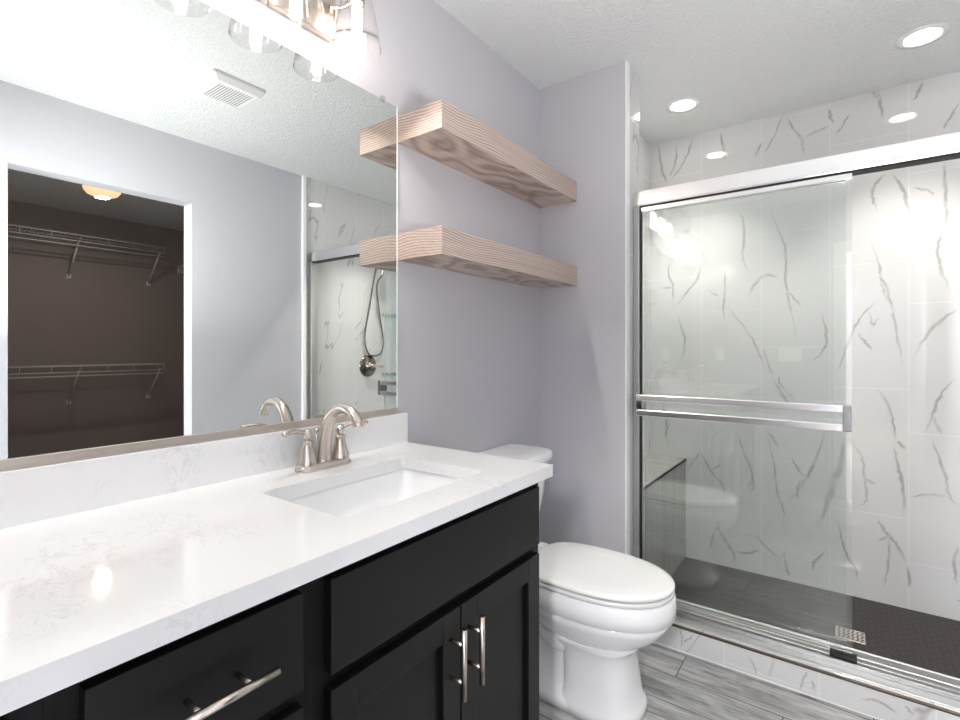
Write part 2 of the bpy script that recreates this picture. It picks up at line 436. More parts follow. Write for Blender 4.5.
# back wall of the shower: tiled, its marble veins laid in where they run
VEINS = [(1,[(0.341,1.736),(0.329,1.645),(0.354,1.569),(0.35,1.44)]),(1,[(0.278,1.574),(0.314,1.568),(0.354,1.573)]),(1,[(0.514,1.691),(0.489,1.613),(0.446,1.553),(0.359,1.44)]),(1,[(0.377,1.402),(0.412,1.292),(0.42,1.237),(0.394,1.128)]),(1,[(0.627,1.653),(0.632,1.566),(0.626,1.445),(0.631,1.358)]),(1,[(0.643,1.444),(0.698,1.364),(0.759,1.278),(0.803,1.168),(0.847,1.072)]),(1,[(0.818,1.218),(0.84,1.135),(0.864,1.07)]),(1,[(0.53,1.547),(0.579,1.517),(0.596,1.499)]),(1,[(0.854,1.946),(0.883,1.843),(0.918,1.732),(0.921,1.593),(0.932,1.462),(0.953,1.364),(0.966,1.25)]),(1,[(0.751,1.489),(0.788,1.571),(0.84,1.6),(0.89,1.579)]),(1,[(0.925,1.511),(0.96,1.468),(0.987,1.427)]),(1,[(1.067,1.407),(1.093,1.296),(1.086,1.202),(1.027,1.138)]),(1,[(1.272,1.728),(1.301,1.605),(1.318,1.499),(1.347,1.409),(1.37,1.261),(1.387,1.129)]),(1,[(1.295,1.441),(1.236,1.369),(1.193,1.263),(1.156,1.14),(1.131,1.086)]),(1,[(1.218,1.293),(1.248,1.244),(1.278,1.202)]),(1,[(1.33,2.038),(1.289,1.994),(1.278,1.937),(1.295,1.859)]),(1,[(1.347,2.035),(1.387,1.961),(1.403,1.885),(1.414,1.825)]),(1,[(1.532,2.046),(1.537,1.89),(1.537,1.75)]),(1,[(1.527,1.737),(1.511,1.669),(1.521,1.569),(1.552,1.468)]),(1,[(1.42,1.145),(1.474,1.274),(1.521,1.336),(1.583,1.397)]),(1,[(1.425,1.953),(1.479,1.929),(1.5,1.897)]),(1,[(0.706,1.962),(0.728,1.865),(0.721,1.713),(0.751,1.625)]),(1,[(1.266,1.383),(1.278,1.322),(1.301,1.366)]),(1,[(1.301,1.56),(1.33,1.498),(1.353,1.379)]),(1,[(0.267,2.433),(0.289,2.282),(0.321,2.186)]),(1,[(0.468,2.427),(0.417,2.298),(0.343,2.204)]),(1,[(0.375,2.417),(0.364,2.288),(0.332,2.228)]),(1,[(0.607,2.424),(0.626,2.315),(0.635,2.25)]),(1,[(0.912,2.434),(0.87,2.336),(0.827,2.247)]),(1,[(0.921,2.421),(0.962,2.333),(0.995,2.276),(0.995,2.189)]),(1,[(0.995,2.286),(1.059,2.308),(1.113,2.322)]),(1,[(1.188,2.357),(1.136,2.269)]),(1,[(1.289,2.437),(1.303,2.397),(1.317,2.295)]),(1,[(1.303,2.397),(1.275,2.441)]),(1,[(1.458,2.437),(1.445,2.39),(1.425,2.352)]),(1,[(1.583,2.306),(1.546,2.233),(1.528,2.196)]),(1,[(0.809,2.312),(0.782,2.237)]),(1,[(1.105,2.408),(1.121,2.329)]),(1,[(0.861,1.053),(0.918,0.949),(0.973,0.888)]),(1,[(0.69,0.773),(0.721,0.656),(0.759,0.559),(0.774,0.477),(0.751,0.423)]),(1,[(0.832,0.769),(0.861,0.64),(0.883,0.445),(0.911,0.368),(0.911,0.238)]),(1,[(0.84,0.77),(0.897,0.685)]),(1,[(1.086,0.786),(1.06,0.681),(1.027,0.581),(0.994,0.512),(0.932,0.413)]),(1,[(0.946,0.642),(0.973,0.59),(1.014,0.547)]),(1,[(1.199,0.751),(1.236,0.687),(1.248,0.583),(1.254,0.479),(1.212,0.433)]),(1,[(1.295,1.016),(1.336,0.944),(1.353,0.864),(1.364,0.777)]),(1,[(1.358,0.762),(1.37,0.66),(1.39,0.576),(1.392,0.43)]),(1,[(1.364,0.777),(1.398,0.744)]),(1,[(1.568,1.077),(1.521,1.005),(1.495,0.912),(1.469,0.824)]),(1,[(1.495,0.912),(1.511,0.849),(1.527,0.823)]),(1,[(1.49,0.805),(1.511,0.722),(1.537,0.627),(1.547,0.545),(1.578,0.509)]),(1,[(1.414,0.522),(1.479,0.544),(1.547,0.548)]),(1,[(1.289,0.41),(1.324,0.343),(1.37,0.287),(1.403,0.215)]),(1,[(1.341,0.325),(1.301,0.293)]),(1,[(1.336,0.316),(1.336,0.198),(1.318,0.075)]),(1,[(1.137,0.372),(1.156,0.276),(1.181,0.189),(1.212,0.136),(1.218,0.077)]),(1,[(0.596,0.265),(0.604,0.188),(0.667,0.098),(0.682,0.024)]),(1,[(0.675,0.091),(0.744,0.099),(0.803,0.13)]),(1,[(0.604,0.24),(0.571,0.146),(0.555,0.08)]),(1,[(0.505,0.621),(0.563,0.514),(0.62,0.452),(0.627,0.384)]),(1,[(0.505,0.621),(0.438,0.514)]),(1,[(0.563,0.523),(0.612,0.565)]),(1,[(0.781,0.209),(0.832,0.154),(0.897,0.103)]),(1,[(0.911,0.156),(0.925,0.061),(0.939,0.024)]),(1,[(1.093,0.199),(1.047,0.125),(1.04,0.084)]),(1,[(1.578,0.342),(1.563,0.255),(1.573,0.16)]),(1,[(0.89,1.07),(0.897,1.021),(0.973,0.928)]),(1,[(0.296,0.884),(0.314,0.774),(0.305,0.681)]),(1,[(0.994,0.544),(0.973,0.477),(0.98,0.43)]),(1,[(0.341,0.777),(0.314,0.7),(0.332,0.628)]),(1,[(1.403,0.2),(1.414,0.102)]),(1,[(1.242,0.582),(1.289,0.56)]),(2.2,[(1.166,0.771),(1.15,0.63),(1.112,0.484),(1.064,0.311)])]
CURB_VEINS = [(0.6, [(0.64, 0.09), (0.648, 0.056), (0.644, 0.015)]), (0.6, [(0.685, 0.076), (0.655, 0.038)]), (0.6, [(0.882, 0.073), (0.898, 0.045), (0.911, 0.006)]), (0.6, [(1.068, 0.084), (1.053, 0.047), (1.044, 0.008)]), (0.6, [(1.079, 0.057), (1.088, 0.019)]), (0.6, [(1.218, 0.048), (1.264, 0.058), (1.309, 0.038)]), (0.6, [(1.326, 0.074), (1.35, 0.05)])]
b = NB(); box(b, 0.12, W+0.1, YB, YB+0.06, 0, H)
def lay_veins(b, veins, y_face):
    """thin marble veins laid on a tiled face that looks towards -y"""
    uvl = b.loops.layers.uv.new('UVMap')
    for vi, (wgt, pl) in enumerate(veins):
        pts = spline([(x, 0, z) for x, z in pl], 6)
        pts = [Vector((p.x+random.uniform(-.0035, .0035), 0, p.z+random.uniform(-.002, .002))) for p in pts]
        n_ = len(pts); L, R = [], []; w0 = 0.0095*wgt*random.uniform(.8, 1.3); yy = y_face-0.0003-0.00002*vi
        for i, p in enumerate(pts):
            d = (pts[min(i+1, n_-1)]-pts[max(i-1, 0)]).normalized(); s = Vector((d.z, 0, -d.x)); t = i/(n_-1)
            w = w0*(0.35+0.65*math.sin(PI*min(max(t, .02), .98)))*random.uniform(.75, 1.25)
            a = p+s*w; c = p-s*w
            L.append(b.verts.new((a.x, yy, a.z))); R.append(b.verts.new((c.x, yy, c.z)))
        for i in range(n_-1):
            f = b.faces.new((L[i], R[i], R[i+1], L[i+1])); f.material_index = 1
            for lp, uv in zip(f.loops, ((i, 0), (i, 1), (i+1, 1), (i+1, 0))): lp[uvl].uv = (uv[0]/(n_-1), uv[1])
# the tiles past the picture's right edge carry the same print again
MORE = [(w, [(x+0.89, z) for x, z in pl]) for w, pl in VEINS if w == 1 and all(0.67 < x < 1.03 for x, z in pl)]
lay_veins(b, VEINS+MORE, YB)
struct('wall_shower_back', b, [TILE_X, VEIN], 'marble look tiled back wall of the shower', 'wall')

# near wall behind the camera with the door opening, and the room beyond
DX0, DX1, DZ = 1.165, 1.825, 2.0
b = NB()
box(b, 0, DX0, YN-0.12, YN, 0, H); box(b, DX1, W, YN-0.12, YN, 0, H); box(b, DX0, DX1, YN-0.12, YN, DZ, H)
struct('wall_near', b, PAINT, 'grey wall with the doorway, seen only as a reflection', 'wall')
b = NB()
for y0, y1 in ((YN, YN+0.016), (YN-0.136, YN-0.12)):
    box(b, DX0-0.072, DX0, y0, y1, 0, DZ+0.072, 0.004); box(b, DX1, DX1+0.072, y0, y1, 0, DZ+0.072, 0.004)
    box(b, DX0, DX1, y0, y1, DZ, DZ+0.072, 0.004)
box(b, DX0-0.001, DX0+0.014, YN-0.12, YN, 0, DZ); box(b, DX1-0.014, DX1+0.001, YN-0.12, YN, 0, DZ); box(b, DX0, DX1, YN-0.12, YN, DZ-0.014, DZ)
struct('door_1', b, TRIM_WHITE, 'white door casing reflected in the shower tile', 'doorway')
b = NB()
box(b, -0.6, -0.5, -4.1, YN-0.12, 0, H); box(b, 3.5, 3.6, -4.1, YN-0.12, 0, H)
box(b, -0.5, -0.42, -4.1, -4.0, 0, H); box(b, 1.08, 3.5, -4.1, -4.0, 0, H); box(b, -0.42, 1.08, -4.1, -4.0, 0, 0.72); box(b, -0.42, 1.08, -4.1, -4.0, 2.18, H)
box(b, W, 3.6, YN-0.22, YN-0.12, 0, H); box(b, -0.6, 0, YN-0.22, YN-0.12, 0, H)
struct('wall_bedroom', b, PAINT)
b = NB()
for x0, x1, z0, z1 in ((-0.42, -0.36, 0.72, 2.18), (1.02, 1.08, 0.72, 2.18), (-0.36, 1.02, 0.72, 0.78), (-0.36, 1.02, 2.12, 2.18)):
    box(b, x0, x1, -4.07, -4.0, z0, z1, 0.004)
struct('window_1', b, TRIM_WHITE)
# closet shell
b = NB()
box(b, CX1, CX1+0.1, 0.1, 2.6, 0, H); box(b, W+0.104, CX1, 0.1, 0.2, 0, H); box(b, W+0.104, CX1, 2.5, 2.6, 0, H)
struct('wall_closet', b, CLOSET_PAINT, 'dark closet walls seen through the opening in the mirror', 'wall')
struct('baseboard_far', box(NB(), 0, 0.4157, YS-0.014, YS, 0, 0.085, 0.003), TRIM_WHITE)
struct('baseboard_left', box(NB(), 0, 0.014, 1.18, YS-0.014, 0, 0.085, 0.003), TRIM_WHITE)
b = NB(); box(b, W-0.014, W, YN+0.02, OPEN0, 0, 0.085, 0.003); box(b, W-0.014, W, OPEN1, 2.08, 0, 0.085, 0.003)
struct('baseboard_right', b, TRIM_WHITE)
# shower curb
b = NB(); box(b, 0.4157, W-0.004, YS-0.001, 2.25, 0, 0.1)
lay_veins(b, CURB_VEINS, YS-0.001)
struct('trim_3', b, [TILE_XV, VEIN], 'white marble tiled shower curb', 'curb')
struct('trim_4', box(NB(), 0.4157, W-0.004, YS-0.0035, YS+0.006, 0.092, 0.1005, 0.001), BRONZE, 'thin metal edge strip along the top of the curb', 'trim')
struct('trim_5', box(NB(), 0.4157, W-0.004, YS-0.004, YS-0.0005, 0, 0.004), TRIM_WHITE)
# ---------------------------------------------------------------- vanity cabinets
def bar_handle(parent, p0, p1, posts, xf, r=0.006):
    """bar pull standing off the front at x = xf; p0/p1 ends of the bar, posts where the two feet stand"""
    b = NB(); tube(b, [p0, p1], r, 14)
    h = part('handle', b, NICKEL_BAR, parent, 'brushed nickel bar pull')
    for q in posts:
        b = NB(); tube(b, [(xf, q[1], q[2]), (p0[0], q[1], q[2])], 0.0042, 10)
        part('handle_post', b, NICKEL_BAR, h)
def shaker(b, x0, x1, y0, y1, z0, z1, w=0.055):
    box(b, x0, x1, y0, y0+w, z0, z1, 0.0015); box(b, x0, x1, y1-w, y1, z0, z1, 0.0015)
    box(b, x0, x1, y0+w, y1-w, z0, z0+w, 0.0012); box(b, x0, x1, y0+w, y1-w, z1-w, z1, 0.0012)
    box(b, x0, x1-0.011, y0+w-0.004, y1-w+0.004, z0+w-0.004, z1-w+0.004)
    return b
def carcass(y0, y1, rails):
    b = NB(); d = 0.51
    box(b, 0.003, d, y0, y0+0.016, 0, 0.8715); box(b, 0.003, d, y1-0.016, y1, 0, 0.8715)
    box(b, 0.003, 0.012, y0+0.016, y1-0.016, 0.1, 0.8715); box(b, 0.012, d-0.02, y0+0.016, y1-0.016, 0.1, 0.116)
    box(b, 0.43, 0.445, y0+0.016, y1-0.016, 0, 0.1)
    box(b, d-0.02, d, y0+0.016, y0+0.045, 0.1, 0.8715); box(b, d-0.02, d, y1-0.045, y1-0.016, 0.1, 0.8715)
    for z0, z1 in rails: box(b, d-0.02, d, y0+0.045, y1-0.045, z0, z1)
    return b
def sink_base():
    t = thing('sink_base_cabinet', 'black two-door sink cabinet at the toilet end of the vanity, under the visible sink', 'cabinet', (0.26, 0.815, 0), 'vanity sink cabinets')
    part('carcass', carcass(0.461, 1.171, ((0.1, 0.14), (0.66, 0.72), (0.83, 0.8715))), BLACK_IN, t)
    part('false_front', box(NB(), 0.5105, 0.53, 0.490, 1.143, 0.700, 0.849, 0.0015), BLACK, t)
    for (a, c, hy) in ((0.490, 0.8125, 0.7785), (0.8165, 1.143, 0.839)):
        d = part('door', shaker(NB(), 0.5105, 0.53, a, c, 0.118, 0.676), BLACK, t)
        bar_handle(d, (0.566, hy, 0.513), (0.566, hy, 0.654), ((0, hy, 0.546), (0, hy, 0.621)), 0.5295)
    return t
sb = sink_base()
dup(sb, (0, -1.022, 0), 'black sink cabinet left of the drawer unit, only its corner in view')
t = thing('drawer_base_cabinet', 'narrow black cabinet of drawers between the two sink cabinets', 'cabinet', (0.26, 0.305, 0))
part('carcass', carcass(0.1495, 0.4605, ((0.1, 0.14), (0.39, 0.42), (0.68, 0.71), (0.83, 0.8715))), BLACK_IN, t)
for z0, z1 in ((0.705, 0.849), (0.412, 0.681), (0.118, 0.388)):
    d = part('drawer', box(NB(), 0.5105, 0.53, 0.1785, 0.441, z0, z1, 0.0015), BLACK, t)
    zc = 0.780 if z1 > 0.8 else z1-0.07
    bar_handle(d, (0.566, 0.245, zc), (0.566, 0.378, zc), ((0, 0.279, zc), (0, 0.342, zc)), 0.5295)

# ---------------------------------------------------------------- worktop, sinks, taps
SINKS = [(0.171, 0.452, 0.580, 1.015), (0.171, 0.452, -0.442, -0.007)]
t = thing('vanity_countertop', 'long white speckled quartz countertop with low backsplash on the black vanity', 'countertop', (0.27, 0.3, 0.872))
b = NB(); plate_holes(b, [(0.001, YN+0.001), (0.5505, YN+0.001), (0.5505, 1.178), (0.001, 1.178)],
                      [rrect(s[0], s[1], s[2], s[3], 0.022) for s in SINKS], 0.872, CZ)
part('countertop_slab', b, QUARTZ, t)
part('backsplash', box(NB(), 0.001, 0.0205, YN+0.001, 1.178, CZ, 0.9985, 0.0012), QUARTZ, t)
def make_sink():
    x0, x1, y0, y1 = SINKS[0]; e = 0.006
    t = thing('undermount_sink', 'white rectangular undermount sink in the right end of the countertop, in front of the tap', 'sink', (0.31, 0.80, 0.73), 'undermount sinks')
    def rr(g, z, r): return [Vector((p[0], p[1], z)) for p in rrect(x0-g, x1+g, y0-g, y1+g, r)]
    b = NB()
    ring_loft(b, [rr(0.025, 0.8715, 0.04), rr(e, 0.8715, 0.028), rr(e-0.002, 0.862, 0.028), rr(-0.008, 0.80, 0.035), rr(-0.022, 0.752, 0.05),
                  rr(-0.05, 0.735, 0.06), rr(-0.11, 0.729, 0.025)], False, True)
    ring_loft(b, [rr(0.025, 0.8715, 0.04), rr(0.025, 0.862, 0.04), rr(0.012, 0.80, 0.04), rr(0.0, 0.745, 0.05), rr(-0.06, 0.722, 0.05)], False, True)
    part('basin', b, PORCELAIN, t)
    b = NB(); lathe(b, [(0.033, 0), (0.033, 0.003), (0.026, 0.0045), (0.022, 0.002)], (0.311, 0.801, 0.7285))
    part('drain', b, NICKEL, t)
    return t
sk = make_sink()
dup(sk, (0, -1.022, 0), 'white undermount sink in the left end of the countertop, outside the picture')
def make_faucet():
    fx, fy = 0.082, 0.808
    t = thing('bathroom_faucet', 'brushed nickel two-handle tap behind the right sink, its arched spout mirrored behind it', 'tap', (fx, fy, CZ), 'bathroom taps')
    b = NB()
    def oval(g, z): return [Vector((p[0], p[1], z)) for p in rrect(fx-0.026-g, fx+0.026+g, fy-0.077-g, fy+0.077+g, 0.024+g)]
    ring_loft(b, [oval(0.003, CZ), oval(0.002, CZ+0.006), oval(-0.004, CZ+0.014), oval(-0.007, CZ+0.0165)])
    part('base_plate', b, NICKEL, t)
    for s in (-1, 1):
        hy = fy+s*0.051
        b = NB(); lathe(b, [(0.0255, CZ+0.003), (0.0250, CZ+0.016), (0.0225, CZ+0.026), (0.0175, CZ+0.042), (0.0140, CZ+0.058), (0.0128, CZ+0.069),
                            (0.0135, CZ+0.071), (0.0135, CZ+0.074), (0.0095, CZ+0.076)], (fx, hy, 0))
        hd = part('handle_column', b, NICKEL, t)
        b = NB(); lathe(b, [(0.0085, CZ+0.075), (0.0080, CZ+0.080), (0.0110, CZ+0.086), (0.0120, CZ+0.093), (0.0085, CZ+0.101), (0.002, CZ+0.103)], (fx, hy, 0), seg=20)
        tube(b, spline([(fx, hy, CZ+0.092), (fx+0.004, hy+s*0.020, CZ+0.099), (fx+0.010, hy+s*0.045, CZ+0.103), (fx+0.018, hy+s*0.078, CZ+0.101)], 5),
             [0.0065]*3+[0.0055]*6+[0.0062]*4+[0.0068, 0.0070, 0.005], 12)
        part('lever', b, NICKEL, hd)
    b = NB()
    pts = spline([(fx-0.004, fy, CZ+0.012), (fx-0.002, fy, CZ+0.05), (fx+0.008, fy, CZ+0.092), (fx+0.030, fy, CZ+0.134), (fx+0.068, fy, CZ+0.155),
                  (fx+0.108, fy, CZ+0.148), (fx+0.130, fy, CZ+0.126), (fx+0.134, fy, CZ+0.114)], 6)
    n_ = len(pts); rad = [0.0215-0.0085*min(1, i/(n_*0.55)) for i in range(n_)]
    rad[-1] = 0.0138; rad[-2] = 0.0138; rad[0] = 0.023
    tube(b, pts, rad, 20)
    part('spout', b, NICKEL, t)
    b = NB(); tube(b, [(fx-0.032, fy, CZ+0.010), (fx-0.032, fy, CZ+0.085)], 0.0025, 8)
    lathe(b, [(0.003, CZ+0.084), (0.0065, CZ+0.088), (0.0070, CZ+0.094), (0.004, CZ+0.099)], (fx-0.032, fy, 0), seg=14)
    part('lift_rod', b, NICKEL, t)
    return t
fc = make_faucet()
dup(fc, (0, -1.022, 0), 'brushed nickel tap at the left sink, seen only reflected in the shower glass')

# ---------------------------------------------------------------- mirror
t = thing('wall_mirror', 'large frameless wall mirror above the vanity', 'mirror', (0.005, 0.3, 1.0))
b = NB(); box(b, 0.0012, 0.0062, YN+0.02, 1.145, 1.004, 1.989, 0.0012, seg=1)
for f in b.faces:
    if f.normal.x > 0.9: f.material_index = 0
    else: f.material_index = 1
part('mirror_glass', b, [MIRROR, GEDGE], t)
b = NB(); box(b, 0.0012, 0.0068, 1.1415, 1.1462, 1.004, 1.989, 0.0008)
part('polished_edge', b, EDGE_WHITE, t, 'bright polished right edge')
b = NB(); box(b, 0.0005, 0.0105, YN+0.02, 1.145, 0.9992, 1.0035); box(b, 0.0066, 0.0105, YN+0.02, 1.145, 1.0035, 1.0175, 0.001)
part('bottom_channel', b, CHANNEL, t)
for y in (1.082, 0.3):
    b = NB(); box(b, 0.001, 0.0105, y-0.008, y+0.008, 1.981, 1.998, 0.002)
    part('mirror_clip', b, CLEAR, t, 'clear plastic clip')

# ---------------------------------------------------------------- vanity lights
def make_light():
    ys = (0.904, 0.717, 0.530)
    t = thing('vanity_light', 'three-lamp brushed nickel wall light with clear bell shades above the right sink', 'wall light', (0.0, 0.717, 2.13), 'vanity wall lights')
    part('back_plate', box(NB(), 0.001, 0.026, 0.545, 0.889, 2.068, 2.188, 0.004), NICKEL, t)
    for y in ys:
        b = NB()
        tube(b, spline([(0.024, y-0.0 if 0.55 < y < 0.88 else (0.87 if y > 0.8 else 0.564), 2.150), (0.055, y, 2.165), (0.085, y, 2.196), (0.096, y, 2.200)], 5), 0.007, 10)
        lathe(b, [(0.012, 2.205), (0.022, 2.200), (0.0235, 2.165), (0.021, 2.150), (0.0175, 2.149)], (0.096, y, 0), seg=24)
        a = part('lamp_arm', b, NICKEL, t)
        b = NB(); lathe(b, [(0.026, 2.186), (0.034, 2.178), (0.043, 2.150), (0.052, 2.108), (0.060, 2.062), (0.0655, 2.028), (0.0650, 2.027), (0.0595, 2.062), (0.0515, 2.108), (0.0425, 2.150), (0.0335, 2.177)],
                        (0.096, y, 0), seg=40, cap=False)
        part('lamp_shade', b, SHADE, a, 'clear glass bell shade')
        b = NB(); lathe(b, [(0.010, 2.150), (0.0125, 2.135), (0.0135, 2.060), (0.012, 2.040), (0.006, 2.031)], (0.096, y, 0), seg=18)
        part('bulb', b, BULB, a, 'glowing tube bulb')
        sd = bpy.data.lights.new('bulb_light', 'SPOT'); sd.energy = 0.82; sd.spot_size = math.radians(146); sd.spot_blend = 0.4; sd.shadow_soft_size = 0.010; sd.color = (1.0, 0.94, 0.88)
        so = bpy.data.objects.new('bulb_light', sd); C.objects.link(so); so.parent = t; so.location = (0.096, y-0.717, 2.026-2.13); so.rotation_euler = (0, -0.35, 0)
    return t
vl = make_light()
dup(vl, (0, -0.91, 0), 'three-lamp wall light above the left sink, seen only as a reflection in the shower glass')

# ---------------------------------------------------------------- floating shelves
for z0, z1, lb in ((1.8745, 1.963, 'upper of the two thick grey-brown oak floating shelves above the toilet'),
                   (1.494, 1.580, 'lower of the two thick grey-brown oak floating shelves above the toilet')):
    single('floating_shelf', box(NB(), 0.0005, 0.193, 1.147, YS-0.0005, z0, z1, 0.0012), WOOD, lb, 'shelf', (0.1, 1.6, z0), 'oak shelves over the toilet')

# ---------------------------------------------------------------- toilet
def egg(xb, xf, hw, z, xc=0.47, n=48, ef=2.15, eb=2.6, y0=1.63):
    r = []
    for k in range(n):
        a = 2*PI*k/n; c, s = math.cos(a), math.sin(a)
        e = ef if c > 0 else eb; ax = (xf-xc) if c > 0 else (xc-xb)
        r.append(Vector((xc+ax*math.copysign(abs(c)**(2/e), c), y0+hw*math.copysign(abs(s)**(2/e), s), z)))
    return r
t = thing('toilet', 'white two-piece toilet with closed lid between vanity and shower', 'toilet', (0.36, 1.63, 0))
ZR = 0.018
b = NB()
ring_loft(b, [egg(0.200, 0.732, 0.174, 0.398+ZR), egg(0.196, 0.738, 0.182, 0.392+ZR), egg(0.195, 0.740, 0.1845, 0.360+ZR), egg(0.195, 0.739, 0.1845, 0.331+ZR), egg(0.197, 0.734, 0.180, 0.3285+ZR), egg(0.20, 0.728, 0.174, 0.3282+ZR)], True, False)
ring_loft(b, [egg(0.204, 0.720, 0.166, 0.3290+ZR), egg(0.204, 0.722, 0.168, 0.3255+ZR), egg(0.20, 0.729, 0.175, 0.3235+ZR), egg(0.205, 0.716, 0.167, 0.298+ZR), egg(0.22, 0.694, 0.154, 0.268+ZR), egg(0.25, 0.664, 0.137, 0.243+ZR), egg(0.28, 0.635, 0.120, 0.225+ZR), egg(0.30, 0.610, 0.105, 0.213+ZR)], False, True)
box(b, 0.05, 0.28, 1.505, 1.755, 0.345, 0.425, 0.018, seg=3)
part('bowl', b, PORCELAIN, t)
b = NB()
def ped(xb, xf, hw, z): return egg(xb, xf, hw, z, 0.51, ef=2.7, eb=4.0)
ring_loft(b, [ped(0.375, 0.642, 0.122, 0.0), ped(0.375, 0.643, 0.123, 0.028), ped(0.378, 0.638, 0.119, 0.040), ped(0.385, 0.628, 0.112, 0.052), ped(0.385, 0.622, 0.109, 0.10),
              ped(0.383, 0.613, 0.107, 0.16), ped(0.375, 0.609, 0.108, 0.20), ped(0.34, 0.615, 0.116, 0.225), ped(0.29, 0.64, 0.128, 0.245)])
ring_loft(b, [egg(0.10, 0.56, 0.119, 0.0, 0.4), egg(0.10, 0.56, 0.120, 0.026, 0.4), egg(0.115, 0.55, 0.112, 0.036, 0.4), egg(0.14, 0.50, 0.066, 0.055, 0.35), egg(0.14, 0.5, 0.058, 0.30, 0.35), egg(0.08, 0.5, 0.10, 0.37, 0.3)])
part('pedestal', b, PORCELAIN, t)
b = NB()
for s in (-1, 1):
    tube(b, spline([(0.46, 1.63+s*0.050, 0.235), (0.40, 1.63+s*0.056, 0.205), (0.34, 1.63+s*0.060, 0.215), (0.285, 1.63+s*0.062, 0.262), (0.235, 1.63+s*0.062, 0.285), (0.19, 1.63+s*0.058, 0.22), (0.18, 1.63+s*0.054, 0.10), (0.18, 1.63+s*0.05, 0.03)], 6), 0.042, 16)
part('trapway', b, PORCELAIN, t)
b = NB(); ring_loft(b, [egg(0.232, 0.730, 0.177, 0.3995+ZR, eb=3.4), egg(0.230, 0.735, 0.182, 0.404+ZR, eb=3.4), egg(0.230, 0.735, 0.182, 0.412+ZR, eb=3.4), egg(0.232, 0.732, 0.179, 0.4155+ZR, eb=3.4)])
part('seat', b, PLASTIC, t)
b = NB(); ring_loft(b, [egg(0.240, 0.730, 0.177, 0.4185+ZR, eb=3.4), egg(0.236, 0.736, 0.183, 0.4225+ZR, eb=3.4), egg(0.236, 0.7355, 0.1825, 0.429+ZR, eb=3.4), egg(0.240, 0.731, 0.179, 0.4335+ZR, eb=3.4), egg(0.255, 0.715, 0.166, 0.4365+ZR, eb=3.4), egg(0.30, 0.66, 0.12, 0.4385+ZR, eb=3)])
part('lid', b, PLASTIC, t)
b = NB()
for s in (-1, 1): box(b, 0.205, 0.245, 1.63+s*0.075-0.022, 1.63+s*0.075+0.022, 0.424, 0.452, 0.007, seg=3)
box(b, 0.212, 0.232, 1.56, 1.70, 0.426, 0.445, 0.006)
part('hinge_cover', b, PLASTIC, t)
def tankring(g, z, xf=0.0, bow=0.022):
    o = []; m = 14; x0, x1, hw = 0.008, 0.198+xf+g, 0.225+g; z = z+(0.010 if z > 0.5 else 0)
    for k in range(m+1):
        s = -1+2*k/m
        o.append(Vector((x1+bow*(1-s*s)-0.020*abs(s)**10, 1.63+s*hw, z)))
    for q in (0.06, 0.12): o.append(Vector((x1-q, 1.63+hw+0.002, z)))
    o.append(Vector((x0, 1.63+hw-0.004, z))); o.append(Vector((x0, 1.63-hw+0.004, z)))
    for q in (0.12, 0.06): o.append(Vector((x1-q, 1.63-hw-0.002, z)))
    return o
b = NB(); ring_loft(b, [tankring(-0.060, 0.415, -0.01), tankring(-0.052, 0.425, -0.005), tankring(-0.040, 0.50), tankring(-0.024, 0.60), tankring(-0.010, 0.745)])
part('tank', b, PORCELAIN, t)
b = NB(); ring_loft(b, [tankring(-0.006, 0.746), tankring(0.004, 0.750), tankring(0.006, 0.756), tankring(0.006, 0.774), tankring(0.002, 0.782), tankring(-0.008, 0.787), tankring(-0.04, 0.790, -0.02)])
part('tank_lid', b, PORCELAIN, t)
for s in (-1, 1):
    b = NB(); lathe(b, [(0.014, 0.020), (0.014, 0.036), (0.009, 0.044), (0.003, 0.046)], (0.30, 1.63+s*0.098, 0), seg=16)
    part('bolt_cap', b, PLASTIC, t)

# ---------------------------------------------------------------- shower enclosure
XR = W-0.004
t = thing('shower_door_frame', 'polished aluminium sliding door frame with header and bottom track on the curb', 'shower frame', (1.19, 2.2, 0.1))
b = NB(); box(b, 0.4162, XR, 2.176, 2.240, 1.832, 1.897, 0.003)
box(b, 0.4162, XR, 2.172, 2.177, 1.836, 1.884, 0.001)
part('header', b, CHROME, t)
b = NB(); box(b, 0.445, XR-0.029, 2.184, 2.2345, 1.8272, 1.8318); part('header_channel', b, RUBBER, t, 'dark channel under the header')
for x0, x1 in ((0.4162, 0.444), (XR-0.028, XR)):
    b = NB(); box(b, x0, x1, 2.180, 2.236, 0.12, 1.833, 0.002)
    part('side_jamb', b, TRACK, t)
b = NB(); box(b, 0.445, 0.449, 2.178, 2.206, 0.13, 1.828); part('rubber_seal', b, RUBBER, t, 'black rubber seal along the left jamb')
b = NB()
box(b, 0.4162, XR, 2.104, 2.248, 0.1, 0.104, 0.001); box(b, 0.4162, XR, 2.206, 2.214, 0.1, 0.120, 0.001)
box(b, 0.4162, XR, 2.236, 2.246, 0.1, 0.130, 0.001)
part('bottom_track', b, TRACK, t)
b = NB(); box(b, 0.4162, XR, 2.150, 2.172, 0.104, 0.1205, 0.001); part('track_lip', b, TRACK_LIP, t)
part('guide_block', box(NB(), 1.128, 1.206, 2.160, 2.215, 0.1215, 0.127, 0.001), RUBBER, t, 'black door guide on the track')

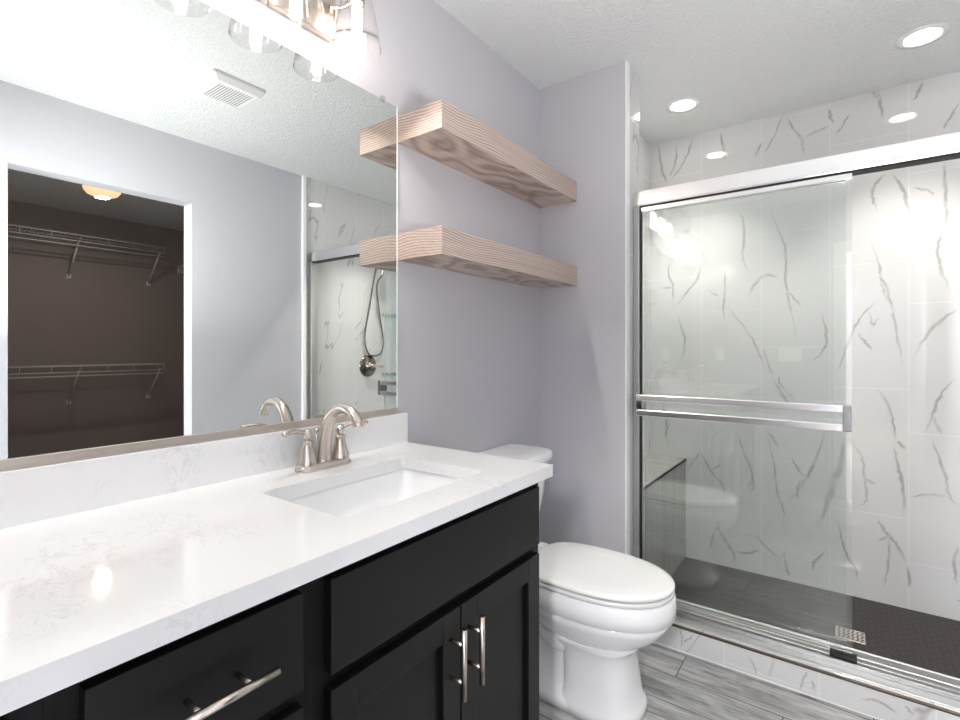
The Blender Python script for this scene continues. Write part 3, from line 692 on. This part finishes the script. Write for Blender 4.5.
def pane(b, x0, x1, y, z0, z1):
    box(b, x0, x1, y-0.003, y+0.003, z0, z1)
    for f in b.faces: f.material_index = 0 if abs(f.normal.y) > 0.9 else 1
    return b
def bars(parent, y, x0, x1, s):
    for x in (x0, x1):
        b = NB(); box(b, x-0.012, x+0.012, min(y, y+s*0.056), max(y, y+s*0.056), 0.922, 1.011, 0.0015)
        part('bar_bracket', b, CHROME_D, parent, 'dark chrome bracket')
    for z in (0.934, 0.999):
        b = NB(); box(b, x0-0.013, x1-0.010, y+s*0.052-0.006, y+s*0.052+0.006, z-0.0135, z+0.0135, 0.003)
        part('towel_bar', b, CHROME, parent)
t = thing('shower_door', 'outer sliding glass shower panel on the left with a double towel bar', 'shower door', (0.82, 2.195, 0.123), 'sliding shower panels')
g = part('glass_pane', pane(NB(), 0.449, 1.192, 2.195, 0.135, 1.825), [GLASS, GEDGE], t)
bars(t, 2.1915, 0.458, 1.178, -1)
b = NB(); box(b, 0.449, 1.192, 2.186, 2.205, 1.810, 1.8252); part('top_rail', b, CHROME, t)
t = thing('shower_door', 'inner sliding glass shower panel slid behind the panel with the towel bar', 'shower door', (0.82, 2.225, 0.123), 'sliding shower panels')
part('glass_pane', pane(NB(), 0.452, 1.176, 2.2255, 0.132, 1.825), [GLASS, GEDGE], t)
b = NB(); box(b, 0.452, 1.176, 2.217, 2.2345, 1.810, 1.8252); part('top_rail', b, CHROME, t)

t = thing('shower_bench', 'grey marble tiled bench in the left corner of the shower, behind the glass', 'bench', (0.32, 2.66, 0))
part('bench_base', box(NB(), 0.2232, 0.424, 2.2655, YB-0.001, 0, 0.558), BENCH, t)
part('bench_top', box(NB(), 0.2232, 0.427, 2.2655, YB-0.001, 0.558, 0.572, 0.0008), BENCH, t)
part('edge_trim', box(NB(), 0.424, 0.4295, 2.2655, YB-0.001, 0.561, 0.5735, 0.001), RUBBER, t, 'dark edge strip')

t = thing('shower_drain', 'small square metal drain grate in the dark shower floor', 'drain', (1.189, 2.622, 0))
part('grate', box(NB(), 1.138, 1.240, 2.572, 2.672, 0.0002, 0.004, 0.001), NICKEL, t)
b = NB()
for i in range(6):
    for j in range(6):
        x = 1.150+i*0.0156; y = 2.584+j*0.0152; s_ = 0.0055; dx = 0.003 if j % 2 else 0
        vs = [b.verts.new((x+dx+a, y+c, 0.0043)) for a, c in ((-s_, 0), (0, -s_), (s_, 0), (0, s_))]
        lo = [b.verts.new((v.co.x, v.co.y, 0.0030)) for v in vs]
        b.faces.new(vs)
        for k in range(4): b.faces.new((vs[k], lo[k], lo[(k+1) % 4], vs[(k+1) % 4]))
part('grate_holes', b, RUBBER, t)

# recessed ceiling lamps over the shower
for x, y, lb in ((0.510, 2.645, 'round recessed ceiling lamp over the shower, the one near the stub wall'), (1.418, 2.620, 'round recessed ceiling lamp over the shower, the one near the right edge')):
    t = thing('recessed_light', lb, 'ceiling light', (x, y, H), 'recessed lamps over the shower')
    b = NB(); lathe(b, [(0.082, 0), (0.081, -0.004), (0.062, -0.006), (0.053, -0.002), (0.053, 0)], (x, y, H), seg=40, cap=False)
    part('trim_ring', b, PLASTIC, t)
    b = NB(); lathe(b, [(0.053, -0.0005), (0.053, -0.0025)], (x, y, H), seg=36)
    part('lens', b, CAN, t, 'glowing round lens')
    sd = bpy.data.lights.new('downlight', 'SPOT'); sd.energy = 10.0; sd.spot_size = math.radians(96); sd.spot_blend = 0.7
    sd.shadow_soft_size = 0.055; sd.color = (1.0, 0.95, 0.88)
    so = bpy.data.objects.new('downlight', sd); C.objects.link(so); so.location = (x, y, H-0.012)

# shower fittings on the right wall (seen in the mirror)
t = thing('shower_valve', 'round nickel shower valve with lever on the tiled wall, seen in the mirror', 'shower valve', (XR, 2.73, 1.07))
b = NB(); lathe(b, [(0.088, 0), (0.088, -0.004), (0.080, -0.010), (0.040, -0.014), (0.034, -0.030), (0.030, -0.045), (0.012, -0.048)], (XR, 2.73, 1.07), 'x', 36); part('escutcheon', b, DARK_NICKEL, t)
b = NB(); tube(b, [(XR-0.05, 2.70, 1.075), (XR-0.055, 2.73, 1.073), (XR-0.058, 2.77, 1.07), (XR-0.060, 2.835, 1.062)], [0.012, 0.016, 0.011, 0.008], 14); part('lever', b, NICKEL, t)
t = thing('hand_shower', 'hand shower with a long hanging nickel hose loop above the valve, seen in the mirror', 'hand shower', (XR, 2.79, 1.9))
b = NB(); tube(b, spline([(XR-0.001, 2.79, 1.96), (XR-0.05, 2.79, 1.975), (XR-0.10, 2.79, 1.95), (XR-0.13, 2.79, 1.92)], 5), 0.010, 12); lathe(b, [(0.030, 0), (0.028, -0.008), (0.012, -0.012)], (XR, 2.79, 1.96), 'x', 24); part('shower_arm', b, NICKEL, t)
b = NB(); tube(b, spline([(XR-0.10, 2.79, 1.80), (XR-0.125, 2.79, 1.86), (XR-0.15, 2.79, 1.93)], 4), 0.012, 12); lathe(b, [(0.020, -0.155), (0.050, -0.185), (0.052, -0.20), (0.044, -0.203)], (XR, 2.79, 1.94), 'x', 28); part('shower_head', b, NICKEL, t)
b = NB(); tube(b, spline([(XR-0.06, 2.785, 1.930), (XR-0.03, 2.775, 1.80), (XR-0.02, 2.725, 1.52), (XR-0.02, 2.680, 1.30), (XR-0.02, 2.715, 1.175), (XR-0.02, 2.790, 1.150), (XR-0.02, 2.862, 1.185), (XR-0.02, 2.875, 1.30), (XR-0.02, 2.832, 1.52), (XR-0.04, 2.79, 1.72), (XR-0.10, 2.79, 1.80)], 7), 0.0065, 10); part('hose', b, DARK_NICKEL, t)
for z, lb in ((1.493, 'upper small glass corner shelf in the shower, seen at the mirror edge'), (0.995, 'lower small glass corner shelf in the shower, seen at the mirror edge')):
    t = thing('glass_corner_shelf', lb, 'shelf', (XR, YB, z), 'glass corner shelves')
    b = NB(); r0 = 0.17
    lo = [Vector((XR-0.0005, YB-0.0012, z))]+[Vector((XR-0.0005-r0*math.sin(a), YB-0.0012-r0*math.cos(a), z)) for a in [PI/2*k/10 for k in range(11)]]
    ring_loft(b, [lo, [v+Vector((0, 0, 0.008)) for v in lo]], smooth=False)
    part('glass_plate', b, SHELF_GLASS, t)
    b = NB(); box(b, XR-0.16, XR-0.001, YB-0.006, YB-0.0012, z-0.006, z+0.012); box(b, XR-0.006, XR-0.001, YB-0.16, YB-0.006, z-0.006, z+0.012)
    part('shelf_rail', b, CHROME, t)

# ---------------------------------------------------------------- ceiling fan, closet, plates
t = thing('exhaust_fan', 'white louvred bathroom exhaust fan grille on the ceiling, seen in the mirror', 'fan', (1.19, 1.2, H))
b = NB()
def fr(g, z): return [Vector((p[0], p[1], z)) for p in rrect(1.190-0.118-g, 1.190+0.118+g, 1.202-0.122-g, 1.202+0.122+g, 0.012)]
ring_loft(b, [fr(0, H), fr(0, H-0.014), fr(-0.018, H-0.036), fr(-0.026, H-0.038)], smooth=False)
part('grille_cover', b, PLASTIC, t)
b = NB()
for k in range(13):
    y = 1.128+k*0.0124; box(b, 1.112, 1.268, y-0.0022, y+0.0022, H-0.0388, H-0.0375)
part('louvre_slots', b, SLOT, t, 'dark slots of the grille')

t = thing('closet_ceiling_light', 'small glowing dome ceiling lamp inside the closet, seen in the mirror', 'ceiling light', (3.36, 1.36, H))
b = NB(); lathe(b, [(0.128, H-0.001), (0.128, H-0.022), (0.118, H-0.026)], (3.36, 1.36, 0), seg=36); part('base_ring', b, NICKEL, t)
b = NB(); lathe(b, [(0.120, H-0.026), (0.115, H-0.045), (0.095, H-0.070), (0.060, H-0.086), (0.02, H-0.092)], (3.36, 1.36, 0), seg=36); part('lamp_shade', b, DOME, t, 'warm glowing glass dome')
sd = bpy.data.lights.new('closet_bulb', 'AREA'); sd.energy = 0.75; sd.shape = 'DISK'; sd.size = 0.09; sd.color = (1.0, 0.86, 0.74)
so = bpy.data.objects.new('closet_bulb', sd); C.objects.link(so); so.location = (3.36, 1.36, H-0.0935)

def wire_shelf(lb, y0, y1, z, braces):
    t = thing('wire_shelf', lb, 'shelf', (CX1, (y0+y1)/2, z), 'closet wire shelves')
    b = NB(); xf, xb_ = CX1-0.30, CX1-0.004; r = 0.005
    for x, zz in ((xf, z), (xf, z-0.052), (xb_, z), ((xf+xb_)/2, z-0.004)): tube(b, [(x, y0, zz), (x, y1, zz)], r, 6)
    k = int((y1-y0)/0.028)
    for i in range(k+1):
        y = y0+(y1-y0)*i/k
        tube(b, [(xf, y, z-0.052 if i % 7 == 0 or i == k else z-0.001), (xf, y, z+0.003), (xb_, y, z+0.003)], 0.0026, 5)
    part('wire_deck', b, WIRE, t)
    b = NB(); tube(b, [(xf+0.03, y0, z-0.085), (xf+0.03, y1, z-0.085)], 0.0055, 8); part('hanging_rod', b, WIRE, t)
    for y in braces:
        b = NB(); tube(b, [(xf+0.02, y, z-0.045), (CX1-0.006, y, z-0.325)], 0.008, 8); box(b, CX1-0.012, CX1-0.0005, y-0.018, y+0.018, z-0.345, z-0.305, 0.002)
        part('brace', b, WIRE, t)
wire_shelf('white wire closet shelf, the upper of two on the far wall, seen in the mirror', 0.45, 2.09, 2.18, (0.80, 1.43, 2.06))
wire_shelf('white wire closet shelf, the lower of two on the far wall, seen in the mirror', 0.45, 2.09, 1.06, (0.80, 1.43, 2.06))
t = thing('wire_shelf', 'white wire shelf end showing at the right edge of the closet opening in the mirror', 'shelf', (3.2, 2.5, 1.99), 'closet wire shelves')
b = NB()
for y, zz in ((2.16, 1.99), (2.16, 1.93), (2.49, 1.99)): tube(b, [(2.4, y, zz), (4.0, y, zz)], 0.009, 6)
for i in range(41):
    x = 2.4+0.04*i; tube(b, [(x, 2.16, 1.93), (x, 2.16, 1.993), (x, 2.495, 1.993)], 0.003 if i < 40 else 0.009, 5)
part('wire_deck', b, WIRE, t)
for x in (2.6, 3.3, 3.9):
    b = NB(); tube(b, [(x, 2.18, 1.94), (x, 2.499, 1.70)], 0.007, 8); part('brace', b, WIRE, t)

def plate(name, lb, cat, xc, w, toggles):
    t = thing(name, lb, cat, (xc, YN, 1.16))
    part('cover_plate', box(NB(), xc-w/2, xc+w/2, YN+0.0003, YN+0.006, 1.102, 1.218, 0.002), PLATE, t)
    for x in toggles: part('rocker' if cat == 'switch' else 'socket', box(NB(), x-0.016, x+0.016, YN+0.006, YN+0.0095, 1.128, 1.192, 0.0015), PLATE, t)
plate('wall_outlet', 'white wall outlet beside the mirror corner, seen as a reflection in the shower glass', 'outlet', 0.247, 0.074, (0.247,))
plate('light_switch', 'wide white three-rocker switch plate beside the doorway, seen as a reflection in the shower glass', 'switch', 0.792, 0.165, (0.746, 0.792, 0.838))
